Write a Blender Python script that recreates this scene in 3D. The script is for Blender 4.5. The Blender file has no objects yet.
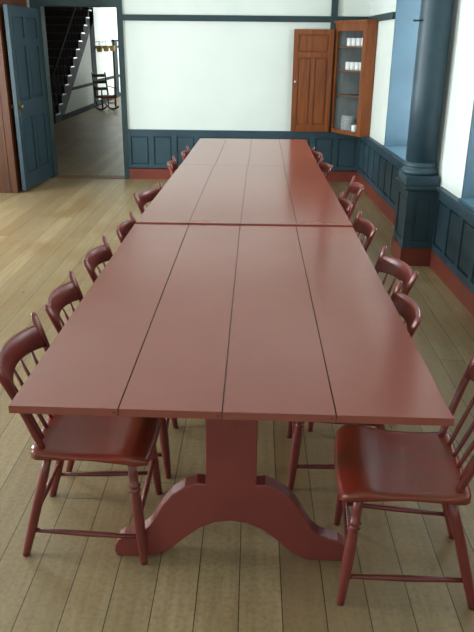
import bpy, bmesh, math, random
from mathutils import Vector, Matrix
random.seed(7)
S = bpy.context.scene
C = S.collection
PI = math.pi

# ------------------------------------------------------------------ helpers
def lin(r, g, b):
    f = lambda c: (c/255/12.92) if c/255 <= .04045 else ((c/255+.055)/1.055)**2.4
    return (f(r), f(g), f(b), 1)

class MB:
    """collects shapes; build() links them as one mesh object"""
    def __init__(s): s.bm = bmesh.new()
    def box(s, x0, x1, y0, y1, z0, z1, f=None, bev=0):
        t = bmesh.new() if bev else s.bm
        co = [(x, y, z) for z in (z0, z1) for y in (y0, y1) for x in (x0, x1)]
        v = [t.verts.new(f(*c) if f else c) for c in co]
        for q in ((0,2,3,1),(4,5,7,6),(0,1,5,4),(2,6,7,3),(0,4,6,2),(1,3,7,5)):
            t.faces.new([v[i] for i in q])
        if bev:
            bmesh.ops.bevel(t, geom=t.edges[:], offset=bev, segments=2, profile=.6, affect='EDGES')
            s.merge(t)
        return s
    def merge(s, t, M=None):
        mp = {}
        for v in t.verts: mp[v] = s.bm.verts.new(M @ v.co if M else v.co)
        for f in t.faces:
            n = s.bm.faces.new([mp[v] for v in f.verts]); n.smooth = f.smooth
        t.free()
    def rings(s, rs, close=True, cap=True, smooth=True):
        """rs: list of rings (lists of points) -> skinned surface"""
        vs = [[s.bm.verts.new(p) for p in r] for r in rs]
        n = len(vs[0])
        for a, b in zip(vs, vs[1:]):
            for i in range(n if close else n-1):
                j = (i+1) % n
                f = s.bm.faces.new((a[i], a[j], b[j], b[i])); f.smooth = smooth
        if cap and close:
            s.bm.faces.new(list(reversed(vs[0]))); s.bm.faces.new(vs[-1])
        return s
    def turned(s, a, b, prof, n=14):
        """lathe from a to b; prof = [(t along 0..1, radius)]"""
        a, b = Vector(a), Vector(b); d = (b-a).normalized()
        u = d.cross(Vector((0, 1, 0)))
        if u.length < .1: u = d.cross(Vector((1, 0, 0)))
        u.normalize(); w = d.cross(u)
        rs = [[a.lerp(b, t) + (u*math.cos(2*PI*i/n) + w*math.sin(2*PI*i/n))*r for i in range(n)] for t, r in prof]
        return s.rings(rs)
    def tube(s, pts, r, n=10):
        pts = [Vector(p) for p in pts]; rs = []
        for i, p in enumerate(pts):
            d = (pts[min(i+1, len(pts)-1)] - pts[max(i-1, 0)]).normalized()
            u = d.cross(Vector((0, 0, 1)))
            if u.length < .2: u = d.cross(Vector((0, 1, 0)))
            u.normalize(); w = u.cross(d)
            rr = r[i] if isinstance(r, (list, tuple)) else r
            ru, rw_ = rr if isinstance(rr, tuple) else (rr, rr)
            rs.append([p + u*math.cos(2*PI*k/n)*ru + w*math.sin(2*PI*k/n)*rw_ for k in range(n)])
        return s.rings(rs)
    def lathe(s, c, prof, n=24, cap=True):
        """vertical lathe about c; prof = [(radius, z)]"""
        rs = [[Vector((c[0]+r*math.cos(2*PI*i/n), c[1]+r*math.sin(2*PI*i/n), c[2]+z)) for i in range(n)] for r, z in prof]
        return s.rings(rs, cap=cap)
    def prism(s, poly, f0, f1, bev=0):
        """extrude polygon; f0/f1 map a 2D point to the two faces"""
        t = bmesh.new()
        a = [t.verts.new(f0(*p)) for p in poly]; b = [t.verts.new(f1(*p)) for p in poly]
        n = len(poly); ca = t.faces.new(a); cb = t.faces.new(list(reversed(b)))
        for i in range(n):
            j = (i+1) % n; t.faces.new((a[j], a[i], b[i], b[j]))
        bmesh.ops.recalc_face_normals(t, faces=t.faces[:])
        if bev:
            ed = [e for e in t.edges if e.calc_length() > 1e-6 and (ca in e.link_faces or cb in e.link_faces)]
            bmesh.ops.bevel(t, geom=ed, offset=bev, segments=2, profile=.5, affect='EDGES')
        s.merge(t); return s
    def build(s, name, mat, parent=None, loc=None):
        bmesh.ops.recalc_face_normals(s.bm, faces=s.bm.faces[:])
        me = bpy.data.meshes.new(name); s.bm.to_mesh(me); s.bm.free()
        me.materials.append(mat)
        o = bpy.data.objects.new(name, me); C.objects.link(o)
        if parent: o.parent = parent
        if loc: o.location = loc
        return o

def tag(o, label=None, cat=None, group=None, kind=None):
    if label: o['label'] = label
    if cat: o['category'] = cat
    if group: o['group'] = group
    if kind: o['kind'] = kind
    return o
def empty(name, loc=(0,0,0), rz=0):
    o = bpy.data.objects.new(name, None); C.objects.link(o)
    o.location = loc; o.rotation_euler = (0, 0, rz); o.empty_display_size = .1
    return o
def struct(name, mb, mat, label=None):
    return tag(mb.build(name, mat), label=label, kind='structure')
def copy_tree(o, parent=None):
    c = o.copy(); C.objects.link(c)
    if parent: c.parent = parent
    for ch in [x for x in bpy.data.objects if x.parent == o]: copy_tree(ch, c)
    return c

# ---------------------------------------------------------------- materials
def newmat(name):
    m = bpy.data.materials.new(name); m.use_nodes = True
    nt = m.node_tree; b = nt.nodes['Principled BSDF']
    return m, nt, b
def N(nt, t, **k):
    n = nt.nodes.new(t)
    for a, v in k.items(): setattr(n, a, v)
    return n
def math_n(nt, op, a, b=None, c=None):
    n = N(nt, 'ShaderNodeMath', operation=op)
    for i, v in enumerate((a, b, c)):
        if v is None: continue
        if isinstance(v, (int, float)): n.inputs[i].default_value = v
        else: nt.links.new(v, n.inputs[i])
    return n.outputs[0]
def mixc(nt, fac, a, b, mode='MIX'):
    n = N(nt, 'ShaderNodeMix', data_type='RGBA', blend_type=mode)
    for s, v in ((0, fac), (6, a), (7, b)):
        if isinstance(v, (int, float, tuple)): n.inputs[s].default_value = v
        else: nt.links.new(v, n.inputs[s])
    return n.outputs[2]
def paint(name, col, col2=None, rough=.4, scale=(6,6,6), bump=.0, spec=.5, lo=.35, hi=.7, coat=0):
    """painted surface with soft uneven wear between two close tones"""
    m, nt, b = newmat(name)
    tc = N(nt, 'ShaderNodeTexCoord'); mp = N(nt, 'ShaderNodeMapping'); mp.inputs['Scale'].default_value = scale
    nt.links.new(tc.outputs['Object'], mp.inputs[0])
    no = N(nt, 'ShaderNodeTexNoise'); no.inputs['Scale'].default_value = 1; no.inputs['Detail'].default_value = 5
    nt.links.new(mp.outputs[0], no.inputs['Vector'])
    mr = N(nt, 'ShaderNodeMapRange'); mr.inputs[1].default_value = lo; mr.inputs[2].default_value = hi
    nt.links.new(no.outputs[0], mr.inputs[0])
    c2 = col2 or tuple(x*.85 for x in col[:3])+(1,)
    nt.links.new(mixc(nt, mr.outputs[0], col, c2), b.inputs['Base Color'])
    b.inputs['Roughness'].default_value = rough
    b.inputs['Specular IOR Level'].default_value = spec
    b.inputs['Coat Weight'].default_value = coat; b.inputs['Coat Roughness'].default_value = .15
    if bump:
        bp = N(nt, 'ShaderNodeBump'); bp.inputs['Strength'].default_value = bump; bp.inputs['Distance'].default_value = .004
        nt.links.new(no.outputs[0], bp.inputs['Height']); nt.links.new(bp.outputs[0], b.inputs['Normal'])
    return m

def floor_mat():
    m, nt, b = newmat('old_floor_boards')
    tc = N(nt, 'ShaderNodeTexCoord'); sp = N(nt, 'ShaderNodeSeparateXYZ'); nt.links.new(tc.outputs['Object'], sp.inputs[0])
    W_ = .142
    xs = math_n(nt, 'DIVIDE', math_n(nt, 'ADD', sp.outputs[0], 20.045), W_)
    row = math_n(nt, 'FLOOR', xs); fx = math_n(nt, 'FRACT', xs)
    wn = N(nt, 'ShaderNodeTexWhiteNoise', noise_dimensions='1D'); nt.links.new(row, wn.inputs['W'])
    ys = math_n(nt, 'ADD', math_n(nt, 'DIVIDE', sp.outputs[1], 3.6), math_n(nt, 'MULTIPLY', wn.outputs[0], 5))
    seg = math_n(nt, 'FLOOR', ys); fy = math_n(nt, 'FRACT', ys)
    cb = N(nt, 'ShaderNodeCombineXYZ'); nt.links.new(row, cb.inputs[0]); nt.links.new(seg, cb.inputs[1])
    w2 = N(nt, 'ShaderNodeTexWhiteNoise', noise_dimensions='2D'); nt.links.new(cb.outputs[0], w2.inputs['Vector'])
    # grain
    mp = N(nt, 'ShaderNodeMapping'); mp.inputs['Scale'].default_value = (38, 2.2, 1)
    ad = N(nt, 'ShaderNodeVectorMath', operation='ADD'); nt.links.new(tc.outputs['Object'], ad.inputs[0]); nt.links.new(w2.outputs['Color'], ad.inputs[1])
    nt.links.new(ad.outputs[0], mp.inputs[0])
    gr = N(nt, 'ShaderNodeTexNoise'); gr.inputs['Scale'].default_value = 1; gr.inputs['Detail'].default_value = 6
    nt.links.new(mp.outputs[0], gr.inputs['Vector'])
    # broad blotches: worn pale and amber varnish left in patches
    mp2 = N(nt, 'ShaderNodeMapping'); mp2.inputs['Scale'].default_value = (2.2, 1.1, 1); nt.links.new(tc.outputs['Object'], mp2.inputs[0])
    bl = N(nt, 'ShaderNodeTexNoise'); bl.inputs['Scale'].default_value = 1; bl.inputs['Detail'].default_value = 4
    nt.links.new(mp2.outputs[0], bl.inputs['Vector'])
    cr = N(nt, 'ShaderNodeValToRGB'); e = cr.color_ramp.elements
    e[0].position = .0; e[0].color = lin(*FL[0]); e[1].position = 1; e[1].color = lin(*FL[1])
    k = e.new(.5); k.color = lin(*FL[2])
    nt.links.new(w2.outputs[0], cr.inputs[0])
    mr = N(nt, 'ShaderNodeMapRange'); mr.inputs[1].default_value = .48; mr.inputs[2].default_value = .72; nt.links.new(bl.outputs[0], mr.inputs[0])
    c1 = mixc(nt, math_n(nt, 'MULTIPLY', mr.outputs[0], .7), cr.outputs[0], lin(*FL[3]))
    gm = N(nt, 'ShaderNodeMapRange'); gm.inputs[1].default_value = .35; gm.inputs[2].default_value = .75; nt.links.new(gr.outputs[0], gm.inputs[0])
    c2 = mixc(nt, math_n(nt, 'MULTIPLY', gm.outputs[0], .4), c1, lin(*FL[4]))
    fn = N(nt, 'ShaderNodeTexNoise'); fn.inputs['Scale'].default_value = 55; fn.inputs['Detail'].default_value = 3
    nt.links.new(tc.outputs['Object'], fn.inputs['Vector'])
    fm = N(nt, 'ShaderNodeMapRange'); fm.inputs[1].default_value = .42; fm.inputs[2].default_value = .7; nt.links.new(fn.outputs[0], fm.inputs[0])
    c2 = mixc(nt, math_n(nt, 'MULTIPLY', fm.outputs[0], .4), c2, lin(112, 96, 72))
    # knots and nail heads
    mp3 = N(nt, 'ShaderNodeMapping'); mp3.inputs['Scale'].default_value = (5, 2.6, 1); nt.links.new(tc.outputs['Object'], mp3.inputs[0])
    vo = N(nt, 'ShaderNodeTexVoronoi'); vo.inputs['Scale'].default_value = 1; nt.links.new(mp3.outputs[0], vo.inputs['Vector'])
    kn = math_n(nt, 'LESS_THAN', vo.outputs['Distance'], .05)
    c3 = mixc(nt, math_n(nt, 'MULTIPLY', kn, .6), c2, lin(60, 48, 34))
    g1 = math_n(nt, 'LESS_THAN', fx, .024); g2 = math_n(nt, 'LESS_THAN', fy, .0011)
    gap = math_n(nt, 'MAXIMUM', g1, g2)
    c4 = mixc(nt, math_n(nt, 'MULTIPLY', gap, .85), c3, lin(38, 32, 25))
    nt.links.new(c4, b.inputs['Base Color'])
    b.inputs['Roughness'].default_value = .38; b.inputs['Specular IOR Level'].default_value = .4
    bp = N(nt, 'ShaderNodeBump'); bp.inputs['Strength'].default_value = .35; bp.inputs['Distance'].default_value = .003
    h = math_n(nt, 'SUBTRACT', math_n(nt, 'MULTIPLY', gr.outputs[0], .35), gap)
    nt.links.new(h, bp.inputs['Height']); nt.links.new(bp.outputs[0], b.inputs['Normal'])
    return m
def wood(name, c1, c2, axis=2, rough=.4, dens=30):
    m, nt, b = newmat(name)
    tc = N(nt, 'ShaderNodeTexCoord'); mp = N(nt, 'ShaderNodeMapping')
    sc = [dens, dens, dens]; sc[axis] = dens*.07; mp.inputs['Scale'].default_value = sc
    nt.links.new(tc.outputs['Object'], mp.inputs[0])
    no = N(nt, 'ShaderNodeTexNoise'); no.inputs['Scale'].default_value = 1; no.inputs['Detail'].default_value = 5; no.inputs['Distortion'].default_value = .6
    nt.links.new(mp.outputs[0], no.inputs['Vector'])
    mr = N(nt, 'ShaderNodeMapRange'); mr.inputs[1].default_value = .3; mr.inputs[2].default_value = .7; nt.links.new(no.outputs[0], mr.inputs[0])
    nt.links.new(mixc(nt, mr.outputs[0], c1, c2), b.inputs['Base Color'])
    b.inputs['Roughness'].default_value = rough
    return m
def glass_mat():
    m = bpy.data.materials.new('window_glass'); m.use_nodes = True; nt = m.node_tree; nt.nodes.clear()
    o = N(nt, 'ShaderNodeOutputMaterial'); t = N(nt, 'ShaderNodeBsdfTransparent'); g = N(nt, 'ShaderNodeBsdfGlossy')
    g.inputs['Roughness'].default_value = .02; t.inputs[0].default_value = (.96, .98, .97, 1)
    mx = N(nt, 'ShaderNodeMixShader')
    mx.inputs[0].default_value = .06; nt.links.new(t.outputs[0], mx.inputs[1]); nt.links.new(g.outputs[0], mx.inputs[2])
    nt.links.new(mx.outputs[0], o.inputs[0]); return m

FL = [(140,116,84), (170,148,112), (157,136,102), (138,101,58), (106,88,62)]
M_floor = floor_mat()
M_plaster = paint('white_plaster', lin(231,237,232), lin(224,231,226), rough=.8, scale=(1.5,1.5,1.5), bump=.05)
M_blue = paint('blue_green_paint', lin(50,76,88), lin(41,64,75), rough=.5, scale=(5,5,5), bump=.12)
M_door = paint('blue_door_paint', lin(44,66,78), lin(38,60,68), rough=.5, scale=(4,4,2), bump=.1)
M_spandrel = paint('grey_green_stair_panel_paint', lin(140,146,132), lin(130,137,124), rough=.7)
M_jamb = paint('blue_window_paint', lin(64,91,106), lin(58,84,99), rough=.45, scale=(4,4,4))
M_dark = paint('dark_green_trim_paint', lin(38,62,64), lin(30,52,55), rough=.45, scale=(5,5,5))
M_hall = paint('dull_dark_hall_paint', lin(22,38,40), lin(17,31,33), rough=.9, spec=.1)
M_brick = paint('red_brown_baseboard_paint', lin(128,58,44), lin(112,50,40), rough=.45, scale=(4,4,4))
M_table = paint('brick_red_table_paint', lin(142,77,65), lin(137,73,62), rough=.16, scale=(2,2,2), spec=.55)
M_trestle = paint('brick_red_trestle_paint', lin(134,62,56), lin(124,56,51), rough=.38, scale=(4,4,4))
M_chair = paint('glossy_red_chair_paint', lin(120,52,46), lin(102,43,39), rough=.3, scale=(9,9,9))
M_seat = paint('worn_red_seat_paint', lin(130,47,34), lin(114,54,34), rough=.26, scale=(6,9,6), lo=.4, hi=.62)
M_gap = paint('shadowed_gap_wood', lin(48,26,22), rough=.8)
M_cab = wood('orange_brown_cupboard_wood', lin(146,78,30), lin(108,53,18), rough=.4, dens=26)
M_cabin = paint('grey_cupboard_interior', lin(120,126,126), lin(104,110,112), rough=.7)
M_shelf = wood('shelf_wood', lin(120,84,54), lin(96,64,40), axis=0, rough=.5)
M_china = paint('white_glazed_china', lin(238,240,240), lin(230,233,234), rough=.15, scale=(3,3,3))
M_brownwall = wood('brown_painted_boards', lin(98,54,26), lin(76,40,18), rough=.5, dens=14)
M_iron = paint('dark_iron', lin(40,36,34), rough=.4, scale=(20,20,20))
M_brass = paint('worn_brass', lin(96,80,52), rough=.35, scale=(20,20,20))
M_black = paint('black_brown_chair_paint', lin(40,28,26), rough=.3, scale=(8,8,8))
M_rush = paint('orange_brown_woven_seat', lin(150,92,48), lin(120,70,34), rough=.7, scale=(40,40,40))
M_straw = paint('straw_basket_weave', lin(190,164,100), lin(140,104,54), rough=.8, scale=(50,50,60))
M_stair = paint('dark_stair_paint', lin(36,42,43), lin(30,35,36), rough=.85, spec=.2)
M_riser = paint('brown_stair_riser_paint', lin(58,38,28), lin(48,31,23), rough=.5)
M_tread = wood('worn_stair_tread', lin(92,84,74), lin(74,66,56), axis=0, rough=.4)
M_glass = glass_mat()

# ------------------------------------------------------------------ setting
XW = lambda y: 1.67 - .0275*y                      # room face of the right wall (slightly out of square)
rw = lambda v, u, z: (XW(u)+v, u, z)               # v: out of the room, u: along the wall
YB = 9.32; TB = .16                                # back wall face, thickness
CH = 2.95                                          # ceiling height

struct('floor', MB().box(-7.5, 3.2, -3.2, 32, -.1, 0), M_floor, 'wide old worn floorboards running the length of the room')
struct('ceiling', MB().box(-7.5, 3.2, -3.2, 32, CH, CH+.1), M_plaster)

# back wall: doorway x -2.70..-1.74, head 2.10
mb = MB()
mb.box(-4.75, -2.70, YB, YB+TB, 0, CH); mb.box(-1.70, 1.9, YB, YB+TB, 0, CH); mb.box(-2.70, -1.70, YB, YB+TB, 2.14, CH)
struct('wall_back', mb, M_plaster)
# right wall with three deep window openings, the nearest unseen and added for light
WINS = [(6.45, 7.85), (3.60, 5.05), (.70, 2.15)]
ZS, ZH, DW = .66, 2.40, .42
mb = MB()
mb.box(0, DW, -3.2, 9.6, 0, ZS, rw); mb.box(0, DW, -3.2, 9.6, ZH, CH, rw)
edges = [-3.2] + [e for w in reversed(WINS) for e in w] + [9.6]
for i in range(0, len(edges), 2): mb.box(0, DW, edges[i], edges[i+1], ZS, ZH, rw)
struct('wall_right', mb, M_plaster)
# left wall with windows (outside the frame; gives the room its daylight)
LW = [(-1.6, -.1), (1.6, 3.1), (5.4, 6.9)]
XL = -4.6
mb = MB(); mb.box(XL-.3, XL, -3.2, 8.26, 0, ZS); mb.box(XL-.3, XL, -3.2, 8.26, ZH, CH)
ed = [-3.2] + [e for w in LW for e in w] + [8.26]
for i in range(0, len(ed), 2): mb.box(XL-.3, XL, ed[i], ed[i+1], ZS, ZH)
struct('wall_left', mb, M_plaster)
BW = [(-2.9, -1.5), (-.6, .8)]
mb = MB(); mb.box(-4.9, 2.3, -3.4, -3.2, 0, ZS); mb.box(-4.9, 2.3, -3.4, -3.2, ZH, CH)
ed = [-4.9] + [e for w in BW for e in w] + [2.3]
for i in range(0, len(ed), 2): mb.box(ed[i], ed[i+1], -3.4, -3.2, ZS, ZH)
struct('wall_front', mb, M_plaster)
# brown boarded partition standing forward of the back wall on the left
mb = MB(); mb.box(-4.6, -2.84, 8.26, YB, 0, CH)
for x in (-2.93, -3.16, -3.42, -3.70, -3.96, -4.2): mb.box(x-.004, x+.004, 8.254, 8.262, .0, CH)
mb.box(-2.885, -2.84, 8.245, 8.26, 0, CH)
struct('wall_partition', mb, M_brownwall, 'brown boarded partition at the left edge, beside the open blue door')

# windows
def window(n, f, u0, u1, depth):
    w = empty('window_%d' % n); tag(w, kind='structure')
    b = MB()                                       # jamb lining, head
    b.box(-.005, depth, u1-.022, u1, ZS, ZH, f); b.box(-.005, depth, u0, u0+.022, ZS, ZH, f); b.box(-.005, depth, u0+.022, u1-.022, ZH-.022, ZH, f)
    b.build('jamb', M_jamb, w)
    MB().box(-.03, depth, u0+.022, u1-.022, ZS, ZS+.025, f).build('sill', M_jamb, w)
    d0, d1 = depth-.09, depth-.04
    b = MB(); fr = .05
    zm = (ZS+ZH)/2
    b.box(d0, d1, u0+.022, u0+.022+fr, ZS+.025, ZH-.022, f); b.box(d0, d1, u1-.022-fr, u1-.022, ZS+.025, ZH-.022, f)
    for za in (ZS+.025, zm-.025, ZH-.072): b.box(d0, d1, u0+.022+fr, u1-.022-fr, za, za+.05, f)
    for k in range(1, 4):
        uu = u0 + (u1-u0)*k/4; b.box(d0+.01, d1-.01, uu-.011, uu+.011, ZS+.07, ZH-.07, f)
    for k in (1, 2, 4, 5):
        zz = ZS + (ZH-ZS)*k/6; b.box(d0+.01, d1-.01, u0+.07, u1-.07, zz-.011, zz+.011, f)
    b.build('sash', M_jamb, w)
    MB().box(d0+.022, d0+.026, u0+.06, u1-.06, ZS+.06, ZH-.06, f).build('glass', M_glass, w)
    return w
for i, (a, b_) in enumerate(WINS): window(i+1, rw, a, b_, DW)
lf = lambda v, u, z: (XL-v, u, z)
for i, (a, b_) in enumerate(LW): window(4+i, lf, a, b_, .3)
bf = lambda v, u, z: (u, -3.2-v, z)
for i, (a, b_) in enumerate(BW): window(7+i, bf, a, b_, .2)

# ---- wainscot, rails, baseboards
def wainscot(mb, f, u0, u1, z0=.14, z1=.64, pw=.30, th=.014):
    n = max(1, round((u1-u0)/pw)); st = .07
    mb.box(-th*.4, 0, u0, u1, z0, z1, f)
    mb.box(-2*th, -th*.4, u0, u1, z0, z0+.06, f); mb.box(-2*th, -th*.4, u0, u1, z1-.075, z1, f)
    for k in range(n+1):
        c = u0 + (u1-u0)*k/n; a = max(u0, c-st/2); b = min(u1, c+st/2)
        mb.box(-2*th, -th*.4, a, b, z0+.06, z1-.075, f)
    for k in range(n):                                # raised field of each panel
        a = u0 + (u1-u0)*k/n + .052; b = u0 + (u1-u0)*(k+1)/n - .052
        mb.box(-1.5*th, -th*.4, a, b, z0+.077, z1-.092, f)
fb = lambda v, u, z: (u, YB+v, z)
mb = MB(); wainscot(mb, fb, -1.655, XW(YB)-.03, pw=.315); mb.box(-.04, 0, -1.655, XW(YB)-.03, .625, .65, fb)
struct('trim_1', mb, M_blue, 'dark blue panelled wainscot along the back wall')
mb = MB(); wainscot(mb, rw, -3.2, 5.56, pw=.33); mb.box(-.05, 0, -3.2, 5.56, .64, .665, rw)
wainscot(mb, rw, 5.96, YB-.03, pw=.33); mb.box(-.05, 0, 5.96, YB-.03, .64, .665, rw)
struct('trim_2', mb, M_blue, 'dark blue panelled wainscot along the window wall')
struct('baseboard_back', MB().box(-.028, 0, -1.655, XW(YB)-.03, 0, .15, fb), M_brick)
mb = MB(); mb.box(-.03, 0, -3.2, 5.56, 0, .14, rw); mb.box(-.03, 0, 5.96, YB-.03, 0, .14, rw)
struct('baseboard_right', mb, M_brick)
# peg rail high on the back and right walls, and a post from rail to ceiling
mb = MB(); mb.box(-.03, 0, -1.655, XW(YB)-.03, 1.965, 2.035, fb)
mb.box(-.03, 0, 7.87, YB-.03, 1.965, 2.035, rw)
struct('trim_3', mb, M_dark, 'dark green rail running high along the walls')
struct('trim_4', MB().box(-.035, 0, .93, 1.01, .65, CH, fb), M_dark, 'dark vertical post behind the corner cupboard')
# doorway casing
mb = MB(); mb.box(-.03, 0, -1.725, -1.655, 0, 2.29, fb); mb.box(-.03, 0, -2.80, -2.69, 0, 2.29, fb); mb.box(-.03, 0, -2.69, -1.725, 2.13, 2.29, fb)
mb.box(0, TB+.02, -1.72, -1.70, 0, 2.14, fb); mb.box(0, TB+.02, -2.70, -2.68, 0, 2.14, fb); mb.box(0, TB+.02, -2.68, -1.72, 2.12, 2.14, fb)
struct('trim_5', mb, M_dark, 'dark green doorway casing')
mb = MB(); mb.box(-2.68, -1.72, YB-.02, YB+TB+.02, 0, .006)
struct('trim_6', mb, M_shelf, 'worn wooden threshold of the doorway')

# open door leaf (structure, with its parts)
dr = empty('door_1', (-2.712, 9.27, 0), math.radians(-93.4)); tag(dr, 'blue panelled door standing open into the room', kind='structure')
# local: x along the leaf from hinge (0) to latch (1.0); y thickness
L_, z0, z1 = .985, .03, 2.09
b = MB()
b.box(0, L_, -.004, .004, z0, z1)
sx = [(0, .11), (L_/2-.05, L_/2+.05), (L_-.11, L_)]; rz = [(z0, .22), (.86, 1.06), (1.66, 1.75), (1.98, z1)]
for side in (1, -1):
    ya, yb = (.004, .022) if side > 0 else (-.022, -.004)
    for a, c in sx: b.box(a, c, ya, yb, z0, z1)
    for a, c in rz:
        b.box(.11, L_/2-.05, ya, yb, a, c); b.box(L_/2+.05, L_-.11, ya, yb, a, c)
    for (p0, p1) in ((.11, L_/2-.05), (L_/2+.05, L_-.11)):
        for (q0, q1) in ((.22, .86), (1.06, 1.66), (1.75, 1.98)):
            yc = (.004, .016) if side > 0 else (-.016, -.004)
            b.box(p0+.03, p1-.03, yc[0], yc[1], q0+.03, q1-.03)
b.build('leaf', M_door, dr)
b = MB(); b.box(.90, .955, .022, .026, .9, 1.08); b.turned((.93, .026, 1.0), (.93, .075, 1.0), [(0, .008), (.4, .008), (.5, .022), (.85, .024), (1, .012)])
b.box(.90, .955, -.026, -.022, .9, 1.08); b.turned((.93, -.026, 1.0), (.93, -.075, 1.0), [(0, .008), (.4, .008), (.5, .022), (.85, .024), (1, .012)])
b.build('latch', M_brass, dr)
b = MB()
for z in (.3, 1.1, 1.9): b.turned((-.006, .016, z), (-.006, .016, z+.1), [(0, .009), (1, .009)])
b.build('hinge', M_iron, dr)

# ------------------------------------------------------------------- column
col = tag(empty('column', (1.385, 5.76, 0)), 'round blue painted column on a square panelled pedestal against the window wall', 'column')
cx0, cx1 = -.125, .145
def colf(v, u, z): return (u, -.19+v, z)
b = MB(); b.box(cx0, cx1-.03, -.19, .19, .0, .63)
# panel frames on front and inner side
b.box(cx0, cx0+.05, -.202, -.19, .15, .63); b.box(cx1-.08, cx1-.03, -.202, -.19, .15, .63)
b.box(cx0+.05, cx1-.08, -.202, -.19, .15, .21); b.box(cx0+.05, cx1-.08, -.202, -.19, .56, .63)
b.box(cx0+.075, cx1-.105, -.196, -.19, .235, .535)
b.box(cx0-.012, cx0, -.202, -.14, .15, .63); b.box(cx0-.012, cx0, .13, .19, .15, .63)
b.box(cx0-.012, cx0, -.14, .13, .15, .21); b.box(cx0-.012, cx0, -.14, .13, .56, .63)
b.box(cx0-.006, cx0, -.115, .105, .235, .535)
b.build('pedestal', M_blue, col)
b = MB(); b.box(cx0-.022, cx1-.03, -.212, .19, 0, .15); b.build('baseboard', M_brick, col)
MB().box(cx0-.04, cx1-.02, -.23, .22, .63, .66, bev=.006).build('cap', M_dark, col)
MB().box(-.15, .115, -.165, .165, .66, .735, bev=.004).build('plinth', M_blue, col)
pr = [(.150, 0), (.160, .015), (.160, .03), (.150, .045), (.138, .05), (.136, .06), (.143, .068), (.143, .08), (.132, .09), (.125, .105)]
MB().lathe((-.012, 0, .735), [(r*.93, z) for r, z in pr], 40).build('base_moulding', M_blue, col)
MB().lathe((-.012, 0, .84), [(.122, 0), (.124, .5), (.122, 1.0), (.118, 1.6), (.115, 1.92), (.128, 1.94), (.132, 1.99), (.14, 2.04), (.14, CH-.842)], 40).build('shaft', M_blue, col)
MB().turned((-.115, -.05, 1.89), (-.19, -.05, 1.89), [(0, .007), (.7, .006), (.85, .009), (1, .006)]).build('peg', M_iron, col)

# ------------------------------------------------------------------- tables
def make_table(name_label, near, far, y0, y1, seams, trestles, skew=0, ZT=.75, gap=.0016, group='refectory tables set end to end'):
    cx, cy = -.056, (y0+y1)/2
    t = tag(empty('trestle_table', (cx, cy, 0)), name_label, 'table', group)
    TH = .024
    row = lambda e: [e[0]-cx] + [e[0]-cx+(e[1]-e[0])*s for s in seams] + [e[1]-cx]
    xs, xf = row(near), row(far); x0, x1 = near
    b = MB()
    yk = lambda x, far: (y1-cy) if far else (y0-cy + skew*(-(x/((x1-x0)/2))))
    for i in range(len(xs)-1):
        ga, gc = (gap if i else 0), (gap if i < len(xs)-2 else 0)
        a, c, af, cf_ = xs[i]+ga, xs[i+1]-gc, xf[i]+ga, xf[i+1]-gc
        tb = bmesh.new(); vs = []
        for z in (ZT-TH, ZT):
            for (x, fr) in ((a, 0), (c, 0), (cf_, 1), (af, 1)): vs.append(tb.verts.new((x, yk(x, fr), z)))
        for q in ((3,2,1,0), (4,5,6,7), (0,1,5,4), (1,2,6,5), (2,3,7,6), (3,0,4,7)): tb.faces.new([vs[k] for k in q])
        bmesh.ops.bevel(tb, geom=tb.edges[:], offset=.0012, segments=2, affect='EDGES')
        b.merge(tb)
    b.box(xs[0]+.12, xs[-1]-.05, y0-cy+.05, y1-cy-.05, ZT-TH-.004, ZT-TH+.002)
    b.build('tabletop', M_table, t)
    for x in xs[1:-1]:                                      # nail heads beside the seams on the near edge
        MB().turned((x-.012, yk(x, 0)-.0008, ZT-.012), (x-.012, yk(x, 0)+.004, ZT-.012), [(0, .003), (1, .003)], 8).build('nail', M_iron, t)
    outer = [(.087,.315),(.118,.318),(.16,.300),(.205,.266),(.238,.222),(.262,.175),(.285,.137),(.315,.108),(.35,.094),(.380,.086),(.400,.070),(.413,.045),(.416,.02),(.408,.0)]
    lower = [(.33,.0),(.265,.006),(.215,.033),(.165,.083),(.11,.129),(.055,.155),(0,.163)]
    half = [(.087,ZT-.05)] + outer + lower
    poly = half + [(-x, z) for x, z in reversed(half[:-1])]
    for yt in trestles:
        yy = yt-cy
        MB().prism(poly, lambda x, z: (x, yy-.03, z), lambda x, z: (x, yy+.03, z), bev=.005).build('trestle', M_trestle, t)
        MB().box(-.42, .42, yy-.035, yy+.035, ZT-.05, ZT-.028, bev=.004).build('batten', M_trestle, t)
    b = MB(); b.box(-.018, .018, trestles[0]-cy-.034, trestles[1]-cy+.034, .535, .595, bev=.002); b.build('stretcher', M_trestle, t)
    return t
make_table('brick red trestle table nearest the camera, its arched foot in full view', (-.687, .575), (-.672, .575), 1.71, 3.857, (.25,.485,.74), (2.01, 3.52), .011)
make_table('middle brick red table of the three set end to end', (-.668, .575), (-.614, .557), 3.870, 5.902, (.245,.485,.745), (4.2, 5.55), ZT=.757, gap=.0009)
make_table('farthest brick red table, its end towards the blue wainscot and white back wall', (-.612, .557), (-.577, .562), 5.906, 7.63, (.25,.49,.75), (6.32, 7.25), ZT=.757, gap=.0009)

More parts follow.
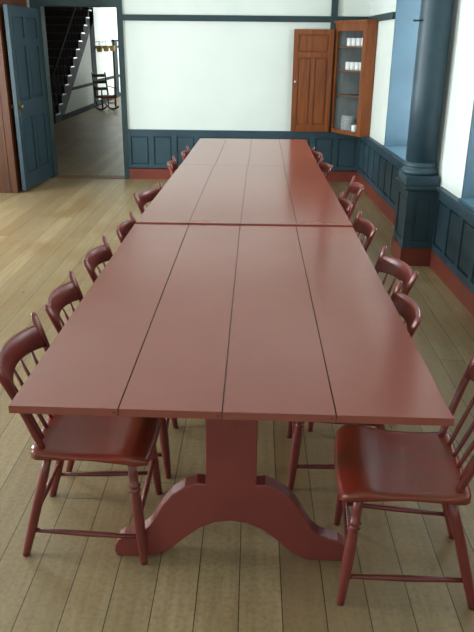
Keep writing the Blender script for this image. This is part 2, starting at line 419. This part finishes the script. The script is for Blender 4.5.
# ------------------------------------------------------------------- chairs
def make_chair(loc, rz, label, group):
    t = tag(empty('dining_chair', loc, rz), label, 'chair', group)
    # seat: saddled plank, local front +x
    nx, ny = 26, 22; top = []; bot = []
    def hw(s):                                   # half width along the depth s 0(back)..1(front)
        w = .195 + .026*s - .006*math.sin(PI*s)
        e = max(0, (s-.90)/.10); w -= .018*e*e
        e = max(0, (.06-s)/.06); return w - .014*e*e
    def ztop(s, q):
        z = .436 + .010*math.exp(-((s-.82)/.13)**2) + .010*math.exp(-((s-.02)/.16)**2)
        z -= .009*math.exp(-((s-.45)/.26)**2)*(1-.75*abs(q)**3)
        e = max(0, (s-.86)/.14); z -= .024*e*e
        e = max(0, (abs(q)-.93)/.07); return z - .006*e*e
    def zbot(s, q):
        z = .401 + .006*math.exp(-((s-.45)/.25)**2); e = max(0, (s-.82)/.18); z -= .012*e*e*(1-s)/.18
        e = max(0, (abs(q)-.85)/.15); return z + .010*e*e
    b = MB(); bm = b.bm
    T = []; B_ = []
    for i in range(nx+1):
        s = i/nx; x = -.20 + .41*s; r1 = []; r2 = []
        for j in range(ny+1):
            q = -1 + 2*j/ny; y = hw(s)*q
            xx = x - .012*(q*q)*(s**3)                     # front edge slightly bowed
            r1.append(bm.verts.new((xx, y, ztop(s, q)))); r2.append(bm.verts.new((xx-.004*s, y*.985, zbot(s, q))))
        T.append(r1); B_.append(r2)
    for i in range(nx):
        for j in range(ny):
            bm.faces.new((T[i][j], T[i+1][j], T[i+1][j+1], T[i][j+1])).smooth = True
            bm.faces.new((B_[i][j], B_[i][j+1], B_[i+1][j+1], B_[i+1][j])).smooth = True
    for i in range(nx):
        bm.faces.new((T[i][0], B_[i][0], B_[i+1][0], T[i+1][0])).smooth = True
        bm.faces.new((T[i][ny], T[i+1][ny], B_[i+1][ny], B_[i][ny])).smooth = True
    for j in range(ny):
        bm.faces.new((T[0][j], T[0][j+1], B_[0][j+1], B_[0][j])).smooth = True
        bm.faces.new((T[nx][j], B_[nx][j], B_[nx][j+1], T[nx][j+1])).smooth = True
    b.build('seat', M_seat, t)
    # legs
    fprof = [(0,.012),(.05,.0135),(.25,.017),(.45,.0195),(.62,.0185),(.69,.0145),(.70,.0145),(.712,.0215),(.726,.0145),(.745,.0145),(.757,.0225),(.772,.0155),(.86,.0165),(1,.014)]
    rprof = [(0,.013),(.06,.0145),(.3,.0175),(.55,.0175),(.8,.016),(1,.0135)]
    F, R_ = {}, {}
    for sg in (-1, 1):
        F[sg] = (Vector((.170, .205*sg, 0)), Vector((.135, .165*sg, .405)))
        R_[sg] = (Vector((-.262, .175*sg, 0)), Vector((-.150, .150*sg, .408)))
    for sg in (-1, 1):
        MB().turned(*F[sg], fprof).build('leg', M_chair, t)
        MB().turned(*R_[sg], rprof).build('leg', M_chair, t)
    at = lambda l, z: l[0].lerp(l[1], z/l[1].z)
    sp = [(0,.0075),(.3,.009),(.5,.0105),(.7,.009),(1,.0075)]
    for sg in (-1, 1): MB().turned(at(F[sg], .105), at(R_[sg], .105), sp, 10).build('stretcher', M_chair, t)
    MB().turned(at(F[-1], .175), at(F[1], .175), sp, 10).build('stretcher', M_chair, t)
    MB().turned(at(R_[-1], .165), at(R_[1], .165), sp, 10).build('stretcher', M_chair, t)
    # back posts: round below, flattened thumb above, leaning back and out
    def post(sg, z):
        k = (z-.43)/(.785-.43); return Vector((-.163 - .092*k - .022*k*k, sg*(.160+.050*k), z))
    for sg in (-1, 1):
        zs = [.425,.46,.50,.55,.60,.64,.68,.72,.75,.77,.779,.785]
        wd = [.0115,.0125,.0135,.0125,.013,.0155,.0190,.0215,.0220,.0205,.0155,.005]
        td = [.0115,.0125,.0135,.0125,.0125,.0125,.012,.0115,.011,.0105,.008,.003]
        rs = []
        for z, w, d in zip(zs, wd, td):
            p = post(sg, z); u = Vector((-.25*sg*0, 1, 0)); v = Vector((.96, 0, .27))
            rs.append([p + u*math.cos(2*PI*k/14)*w + v*math.sin(2*PI*k/14)*d for k in range(14)])
        MB().rings(rs).build('back_post', M_chair, t)
    # crest rail: wide board bowed backwards between the posts
    rs = []; n = 18
    for i in range(n+1):
        q = -1 + 2*i/n; arch = 1-q*q
        zt = .743 + .009*arch; zb = .662 + .016*arch
        pt, pb = post(1, zt), post(1, zb)
        bow = -.043*arch
        ring = []
        for (z, p, off) in ((zb, pb, -.0065), (zb+.004, pb, -.009), (zt-.006, pt, -.009), (zt, pt, -.005), (zt, pt, .005), (zt-.006, pt, .009), (zb+.004, pb, .009), (zb, pb, .0065)):
            ring.append(Vector((p.x+bow+off, q*(p.y-.010), z)))
        rs.append(ring)
    MB().rings(rs).build('crest_rail', M_chair, t)
    for k in range(4):
        q = (-.6, -.2, .2, .6)[k]; arch = 1-q*q
        a = Vector((-.168-.012*arch, q*.165, .425)); p = post(1, .672); c = Vector((p.x-.043*arch, q*p.y, .672))
        MB().turned(a, c, [(0,.006),(.15,.0075),(.4,.0085),(.7,.007),(1,.0055)], 10).build('spindle', M_chair, t)
    return t
GL, GR = 'red chairs along the left side of the tables', 'red chairs along the right side of the tables'
rad = math.radians
left = [(-.530, 2.15, 0, 'red plank-seat chair nearest on the left, its seat and legs in full view'),
        (-.512, 2.665, 2, 'second red chair from the front on the left, back beside the nearest table'),
        (-.495, 3.25, 0, 'third red chair from the front on the left beside the nearest table'),
        (-.447, 3.80, 0, 'fourth red chair from the front on the left, tight against the table joint'),
        (-.464, 4.68, -16, 'red chair turned askew on the left, its crest showing beside the middle table'),
        (-.430, 6.02, 3, 'red chair on the left in front of the blue wainscot, two post tops showing'),
        (-.368, 6.62, 0, 'farthest red chair on the left, only a post tip over the table edge')]
right = [(.500, 1.970, 4.5, 'red plank-seat chair nearest on the right, wide seat in front of the table corner'),
         (.355, 2.60, 2, 'second red chair from the front on the right, curved crest low over the table edge'),
         (.430, 3.10, -9, 'third red chair from the front on the right, facing the pedestal of the column'),
         (.392, 3.91, -3, 'fourth red chair on the right, beside the joint of the first two tables'),
         (.338, 4.49, 0, 'red chair on the right pushed closest in beside the middle table'),
         (.500, 5.10, 0, 'red chair on the right pulled farthest out, tall back beside the baseboard'),
         (.362, 5.98, -6, 'next to last red chair on the right, below the corner cupboard'),
         (.336, 6.66, -4, 'farthest red chair on the right, by the end of the last table')]
proto = make_chair((left[0][0], left[0][1], 0), rad(left[0][2]), left[0][3], GL)
for i, (x, y, a, lab) in enumerate(left[1:]):
    c = copy_tree(proto); c.location = (x, y, 0); c.rotation_euler.z = rad(a); c['label'] = lab; c['group'] = GL
for i, (x, y, a, lab) in enumerate(right):
    c = copy_tree(proto); c.location = (x, y, 0); c.rotation_euler.z = PI + rad(-a); c['label'] = lab; c['group'] = GR

# -------------------------------------------------------- corner cupboard
cab = tag(empty('corner_cupboard', (0, 0, 0)), 'orange brown wooden corner cupboard with its panelled door swung open', 'cupboard')
A = Vector((.99, 9.275)); Bp = Vector((1.306, 8.74)); tv = (Bp-A).normalized(); nv = Vector((-tv.y, tv.x))
if nv.x < 0: nv = -nv
LF = (Bp-A).length
def cf(s, d, z): p = A + tv*s + nv*d; return (p.x, p.y, z)         # s along the front, d inwards
Z0, Z1 = .655, 1.955
wr = lambda y: XW(y)-.01
b = MB()                                                           # face frame, front +/-
b.box(0, .055, 0, .022, Z0, Z1, cf); b.box(LF-.075, LF, 0, .022, Z0, Z1, cf)
b.box(.055, LF-.075, 0, .022, Z0, Z0+.045, cf); b.box(.055, LF-.075, 0, .022, Z1-.09, Z1, cf)
b.build('face_frame', M_cab, cab)
foot = [A+nv*.024, Bp+nv*.024+tv*(-.0), Vector((wr(8.76), 8.765)), Vector((wr(9.27), 9.27))]
plate = lambda z0_, z1_: MB().prism([tuple(p) for p in foot], lambda x, y: (x, y, z0_), lambda x, y: (x, y, z1_))
MB().box(Bp.x+.004, wr(8.75), 8.74, 8.76, Z0, Z1).build('side_panel', M_cab, cab)
plate(Z0, Z0+.02).build('bottom_board', M_shelf, cab); plate(Z1-.02, Z1).build('top_board', M_cab, cab)
b = MB(); b.box(-.01, LF+.01, -.02, .03, Z1, Z1+.03, cf); b.box(Bp.x-.005, wr(8.75), 8.715, 8.765, Z1, Z1+.03)
b.build('cornice', M_cab, cab)
b = MB(); b.box(1.03, wr(9.26), 9.262, 9.272, Z0+.02, Z1-.02); b.box(wr(9.0)-.012, wr(9.0)-.004, 8.77, 9.26, Z0+.02, Z1-.02)
for x in (1.13, 1.22, 1.31): b.box(x-.003, x+.003, 9.259, 9.263, Z0+.02, Z1-.02)
b.build('back_lining', M_cabin, cab)
SH = [1.125, 1.415, 1.69]
sfoot = [A+nv*.03+tv*.03, Bp+nv*.03-tv*.03, Vector((wr(8.78)-.02, 8.79)), Vector((wr(9.25)-.02, 9.255)), Vector((1.05, 9.255))]
for z in SH:
    MB().prism([tuple(p) for p in sfoot], lambda x, y: (x, y, z-.016), lambda x, y: (x, y, z)).build('shelf', M_shelf, cab)
# door, swung flat against the back wall
dx0, dx1, dz0, dz1, dy = .480, .975, .655, 1.885, 9.235
D = MB()
D.box(dx0+.05, dx1-.05, dy+.010, dy+.016, dz0+.05, dz1-.05)
for (p0, p1, q0, q1) in ((dx0+.078, (dx0+dx1)/2-.040, dz0+.106, dz1-.346), ((dx0+dx1)/2+.040, dx1-.078, dz0+.106, dz1-.346), (dx0+.078, dx1-.078, dz1-.249, dz1-.076)): D.box(p0, p1, dy, dy+.012, q0, q1, bev=.003)
st = .062
for (a, c) in ((dx0, dx0+st), (dx1-st, dx1)): D.box(a, c, dy-.008, dy+.018, dz0, dz1, bev=.002)
for (a, c) in ((dz0, dz0+.09), (dz1-.33, dz1-.265), (dz1-.06, dz1)): D.box(dx0+st, dx1-st, dy-.008, dy+.018, a, c, bev=.002)
mx = (dx0+dx1)/2; D.box(mx-.024, mx+.024, dy-.008, dy+.018, dz0+.09, dz1-.33, bev=.002)
door = D.build('cupboard_door', M_cab, cab)
MB().turned((dx0+.03, dy-.006, 1.27), (dx0+.03, dy-.035, 1.27), [(0,.006),(.4,.006),(.6,.013),(.9,.012),(1,.006)]).build('knob', M_china, door)
b = MB()
for z in (.80, 1.72): b.turned((dx1+.003, dy+.014, z), (dx1+.003, dy+.014, z+.07), [(0,.007),(1,.007)], 10)
b.build('hinge', M_iron, door)

def make_mug(loc, label, group, rz=0):
    b = MB(); b.lathe((0,0,0), [(.026,0),(.036,.003),(.038,.02),(.039,.095),(.037,.098),(.0345,.095),(.033,.012),(.004,.009)], 24)
    o = b.build('mug', M_china); o.location = loc; o.rotation_euler.z = rz
    hb = MB(); hb.tube([(.034,0,.078),(.052,0,.082),(.063,0,.066),(.062,0,.045),(.05,0,.028),(.034,0,.024)], .0055, 8); hb.build('handle', M_china, o)
    return tag(o, label, 'mug', group)
ORD = ['leftmost', 'second from left', 'third from left', 'rightmost']
first = None
for r, (zz, nm) in enumerate(((SH[2], 'top'), (SH[1], 'middle'))):
    for k in range(4):
        loc = cf(.165 + .092*k, .11, zz+.0005)
        lab = 'white china mug, %s of four on the %s cupboard shelf' % (ORD[k], nm)
        if first is None: first = make_mug(loc, lab, 'white mugs on the cupboard shelves', rad(60)); continue
        c = copy_tree(first); c.location = loc; c['label'] = lab
pz = Z0+.0205
plate0 = None
px_, py_ = cf(.228, .127, 0)[:2]
for k in range(11):
    lab = ('lowest white plate of the stack on the cupboard floor' if k == 0 else 'topmost white plate of the stack on the cupboard floor' if k == 10 else 'white china plate within the stack on the cupboard floor')
    if plate0 is None:
        b = MB(); b.lathe((0,0,0), [(.004,.0),(.06,.0),(.066,.003),(.097,.014),(.103,.0165),(.102,.019),(.068,.0085),(.004,.006)], 32)
        plate0 = tag(b.build('plate', M_china), lab, 'plate', 'white plates stacked in the cupboard'); o = plate0
    else:
        o = plate0.copy(); C.objects.link(o); o['label'] = lab
    o.location = (px_+random.uniform(-.002,.002), py_+random.uniform(-.002,.002), pz+k*.0175)
c = copy_tree(first); c.location = cf(.40, .085, pz); c['label'] = 'white mug beside the stack of plates on the cupboard floor'

# ---------------------------------------------------------------- the hall
HX = -4.55                                       # face of the hall's long wall beyond the stairs
struct('wall_hall', MB().box(HX-.2, HX, 20.15, 30.2, 0, CH), M_plaster)
mb = MB(); mb.box(-7.5, -3.9, 30, 30.2, 0, CH); mb.box(-2.1, 3.2, 30, 30.2, 0, CH); mb.box(-3.9, -2.1, 30, 30.2, 0, .7); mb.box(-3.9, -2.1, 30, 30.2, 2.5, CH)
struct('wall_end', mb, M_plaster)
struct('wall_stairs', MB().box(-6.0, -5.75, 9.48, 20.15, 0, CH), M_brownwall)
struct('wall_landing', MB().box(-5.75, HX-.2, 20.15, 20.3, 0, CH), M_brownwall)
mb = MB()
HWY = [(21.6, 23.2), (24.6, 26.2), (27.4, 29.0)]  # unseen openings, put in so lamps can brighten the facing hall wall
ed = [9.48] + [e for w in HWY for e in w] + [30.0]
mb.box(-.9, -.6, 9.48, 30, 0, .8); mb.box(-.9, -.6, 9.48, 30, 2.5, CH)
for i in range(0, len(ed), 2): mb.box(-.9, -.6, ed[i], ed[i+1], .8, 2.5)
struct('wall_hall_unseen_side', mb, M_plaster)
fh = lambda v, u, z: (HX-v, u, z)
mb = MB(); mb.box(-.03, 0, 20.5, 30, 1.53, 1.60, fh); mb.box(-.03, 0, 20.5, 30, .62, .70, fh); mb.box(-.025, 0, 20.5, 30, 0, .12, fh)
struct('trim_7', mb, M_hall, 'dark rails and baseboard along the hall wall')
mb = MB(); mb.box(HX-.05, HX+.10, 20.0, 20.55, 0, CH)
struct('trim_8', mb, M_hall, 'dark corner post beyond the stairs')
mb = MB(); mb.box(HX, HX+.05, 23.5, 24.1, 0, 1.72); mb.box(HX, HX+.08, 23.4, 24.2, 1.72, 1.78)
struct('trim_9', mb, M_hall, 'dark door casing on the hall wall')
# staircase rising away from the viewer, closed side towards the hall
stc = tag(empty('staircase', (-4.45, 15.9, 0)), 'dark enclosed staircase rising away in the hall beyond the doorway', 'staircase')
NST, RI, RU = 14, .193, .332
def sl(y): return RI/RU*y
XS0, XS1 = -1.28, 0
poly = [(0,0)]
for k in range(NST): poly += [(k*RU, (k+1)*RI-.03), ((k+1)*RU, (k+1)*RI-.03)]
poly += [(NST*RU, NST*RI-.42), (.62, 0)]
poly = [(y, z) for y, z in poly]
MB().prism(poly, lambda y, z: (-.05, y, z), lambda y, z: (.0, y, z)).build('stringer', M_stair, stc)
sp_poly = [(.62, .0), (NST*RU-.4, 0), (NST*RU-.4, sl(NST*RU-.4)-.42+.04)]
MB().prism(sp_poly, lambda y, z: (-.05, y, z), lambda y, z: (-.012, y, z)).build('side_panel', M_spandrel, stc)
mb = MB(); mb.box(-.012, .006, 1.72, NST*RU-.4, .60, .67); mb.box(-.012, .006, .64, NST*RU-.4, 0, .12); mb.build('panel_rail', M_hall, stc)
for k in range(NST):
    MB().box(XS0, -.05, k*RU, k*RU+.02, k*RI, (k+1)*RI-.03).build('riser', M_riser, stc)
    MB().box(XS0, .03, k*RU-.025, (k+1)*RU+.01, (k+1)*RI-.03, (k+1)*RI, bev=.004).build('tread', M_tread if k < 12 else M_tread, stc)
MB().tube([(-.02, -.15, .86), (-.02, .0, .95), (-.02, NST*RU-.4, .95+sl(NST*RU-.4))], [(.028,.022)]*3, 10).build('handrail', M_stair, stc)
MB().turned((-.02, -.06, 0), (-.02, -.06, .98), [(0,.045),(.25,.045),(.28,.035),(.8,.03),(.85,.045),(.9,.03),(1,.035)]).build('newel_post', M_stair, stc)
for k in range(NST-1):
    y = (k+.45)*RU
    MB().turned((-.02, y, (k+1)*RI), (-.02, y, .95+sl(y)), [(0,.011),(.5,.013),(1,.009)], 8).build('baluster', M_stair, stc)

# rocking chair by the hall wall, facing across the hall
rk = tag(empty('rocking_chair', (-4.01, 19.35, 0), rad(-50)), 'dark wooden rocking chair standing in the hall beyond the doorway', 'rocking chair')
rk.scale = (.85, .85, .88)
b = MB(); b.box(-.22, .25, -.25, .25, .35, .42, bev=.012); b.build('seat', M_rush, rk)
for sg in (-1, 1):
    MB().tube([(-.42+.86*i/10, .22*sg, .022+.42*((i/10-.52)**2)) for i in range(11)], [(.022,.028)]*11, 8).build('rocker', M_black, rk)
    MB().turned((.23, .23*sg, .035), (.22, .23*sg, .63), [(0,.022),(.3,.029),(.6,.024),(.62,.03),(.64,.024),(1,.02)]).build('leg', M_black, rk)
    MB().turned((-.22, .22*sg, .03), (-.20, .22*sg, .40), [(0,.016),(1,.02)]).build('leg', M_black, rk)
    MB().turned((-.20, .22*sg, .38), (-.36, .23*sg, 1.08), [(0,.028),(.5,.025),(.93,.022),(.95,.028),(1,.01)]).build('back_post', M_black, rk)
    MB().tube([(-.27, .235*sg, .67), (-.1, .25*sg, .665), (.1, .26*sg, .645), (.27, .265*sg, .63)], [(.022,.012),(.022,.012),(.028,.013),(.034,.014)], 10).build('arm', M_black, rk)
    MB().turned((.22, .23*sg, .17), (-.21, .22*sg, .17), [(0,.009),(.5,.012),(1,.009)], 8).build('stretcher', M_black, rk)
MB().turned((.225, -.23, .22), (.225, .23, .22), [(0,.009),(.5,.013),(1,.009)], 8).build('stretcher', M_black, rk)
for k in range(3):
    z = .56 + .19*k; x = -.20 - .16*(z-.38)/.70
    rs = []
    for i in range(11):
        q = -1+2*i/10; bow = -.03*(1-q*q)
        rs.append([Vector((x+bow+dx, .215*q, z+dz)) for dx, dz in ((-.006,0),(.006,0),(-.008,.085),(-.02,.085))])
    MB().rings(rs).build('back_slat', M_black, rk)

# baskets hanging from the hall's peg rail
bk0 = None
for k, nm in enumerate(('nearest', 'middle', 'farthest')):
    lab = 'straw coloured basket hanging from the hall rail, %s of three' % nm
    if bk0 is None:
        bk0 = empty('hanging_basket')
        b = MB(); b.lathe((0,0,0), [(.02,0),(.085,.0),(.10,.03),(.115,.10),(.122,.17),(.127,.178),(.12,.18),(.112,.17),(.09,.02),(.02,.012)], 20); b.build('basket_body', M_straw, bk0)
        MB().tube([(0, .118*math.cos(PI*i/10), .17+.14*math.sin(PI*i/10)) for i in range(11)], .007, 8).build('handle', M_straw, bk0)
        pg = MB().turned((-.17, 0, .29), (.02, 0, .305), [(0,.009),(.8,.008),(.9,.014),(1,.008)]); pg.build('peg', M_dark, bk0)
        o = bk0
    else: o = copy_tree(bk0)
    o.location = (HX+.125, 20.95+.95*k, 1.44); o.scale = (.72, .72, .9); tag(o, lab, 'basket', 'baskets on the hall rail')

# ------------------------------------------------------------------- lights
def area(name, loc, rot, sx, sy, power, col=(1,1,1)):
    l = bpy.data.lights.new(name, 'AREA'); l.shape = 'RECTANGLE'; l.size = sx; l.size_y = sy; l.energy = power; l.color = col
    o = bpy.data.objects.new(name, l); C.objects.link(o); o.location = loc; o.rotation_euler = rot
    return o
DAY = (.94, .985, 1.02)
for (a, b_), pw in zip(WINS, (95, 60, 20)):
    u = (a+b_)/2; area('daylight', (XW(u)+DW+.12, u, 1.55), (0, PI/2, 0), 1.7, 1.4, pw, DAY)
for (a, b_), pw in zip(LW, (60, 240, 400)):
    u = (a+b_)/2; area('daylight', (XL-.42, u, 1.55), (0, -PI/2, 0), 1.7, 1.45, pw, DAY)
for a, b_ in BW:
    u = (a+b_)/2; area('daylight', (u, -3.55, 1.55), (PI/2, 0, 0), 1.4, 1.7, 22, DAY)
for (a, b_), pw in zip(HWY, (20, 150, 210)):  # lamps at the unseen side openings, added to brighten the hall
    u = (a+b_)/2; area('daylight', (-.5, u, 1.65), (0, PI/2, 0), 1.7, 1.5, pw, DAY)

area('daylight', (-3.0, 30.35, 1.6), (-PI/2, 0, 0), 1.8, 1.8, 260, DAY)  # lamp at the unseen end opening, both added for sheen on the hall floor
w = bpy.data.worlds.new('World'); S.world = w; w.use_nodes = True
bg = w.node_tree.nodes['Background']; bg.inputs[0].default_value = (.80, .90, 1, 1); bg.inputs[1].default_value = 1.0

# ------------------------------------------------------------------- camera
cam = bpy.data.cameras.new('camera'); co = bpy.data.objects.new('camera', cam); C.objects.link(co)
pitch, yaw, roll = .377, -.0208, .010
cy_, sy_, cp, sp_ = math.cos(yaw), math.sin(yaw), math.cos(pitch), math.sin(pitch)
Fv = Vector((sy_*cp, cy_*cp, -sp_)); Rv = Vector((cy_, -sy_, 0)); Uv = Rv.cross(Fv)
c_, s_ = math.cos(roll), math.sin(roll)
R2 = Rv*c_ + Uv*s_; U2 = Uv*c_ - Rv*s_
M = Matrix.Identity(4)
for i in range(3): M[i][0] = R2[i]; M[i][1] = U2[i]; M[i][2] = -Fv[i]
M[2][3] = 1.72
co.matrix_world = M
cam.sensor_fit = 'HORIZONTAL'; cam.sensor_width = 36; cam.lens = 36*690/474
cam.clip_start = .05; cam.clip_end = 200
S.camera = co
S.view_settings.view_transform = 'Standard'; S.view_settings.look = 'None'
S.view_settings.gamma = 1; S.view_settings.use_curve_mapping = False
S.view_settings.exposure = .20
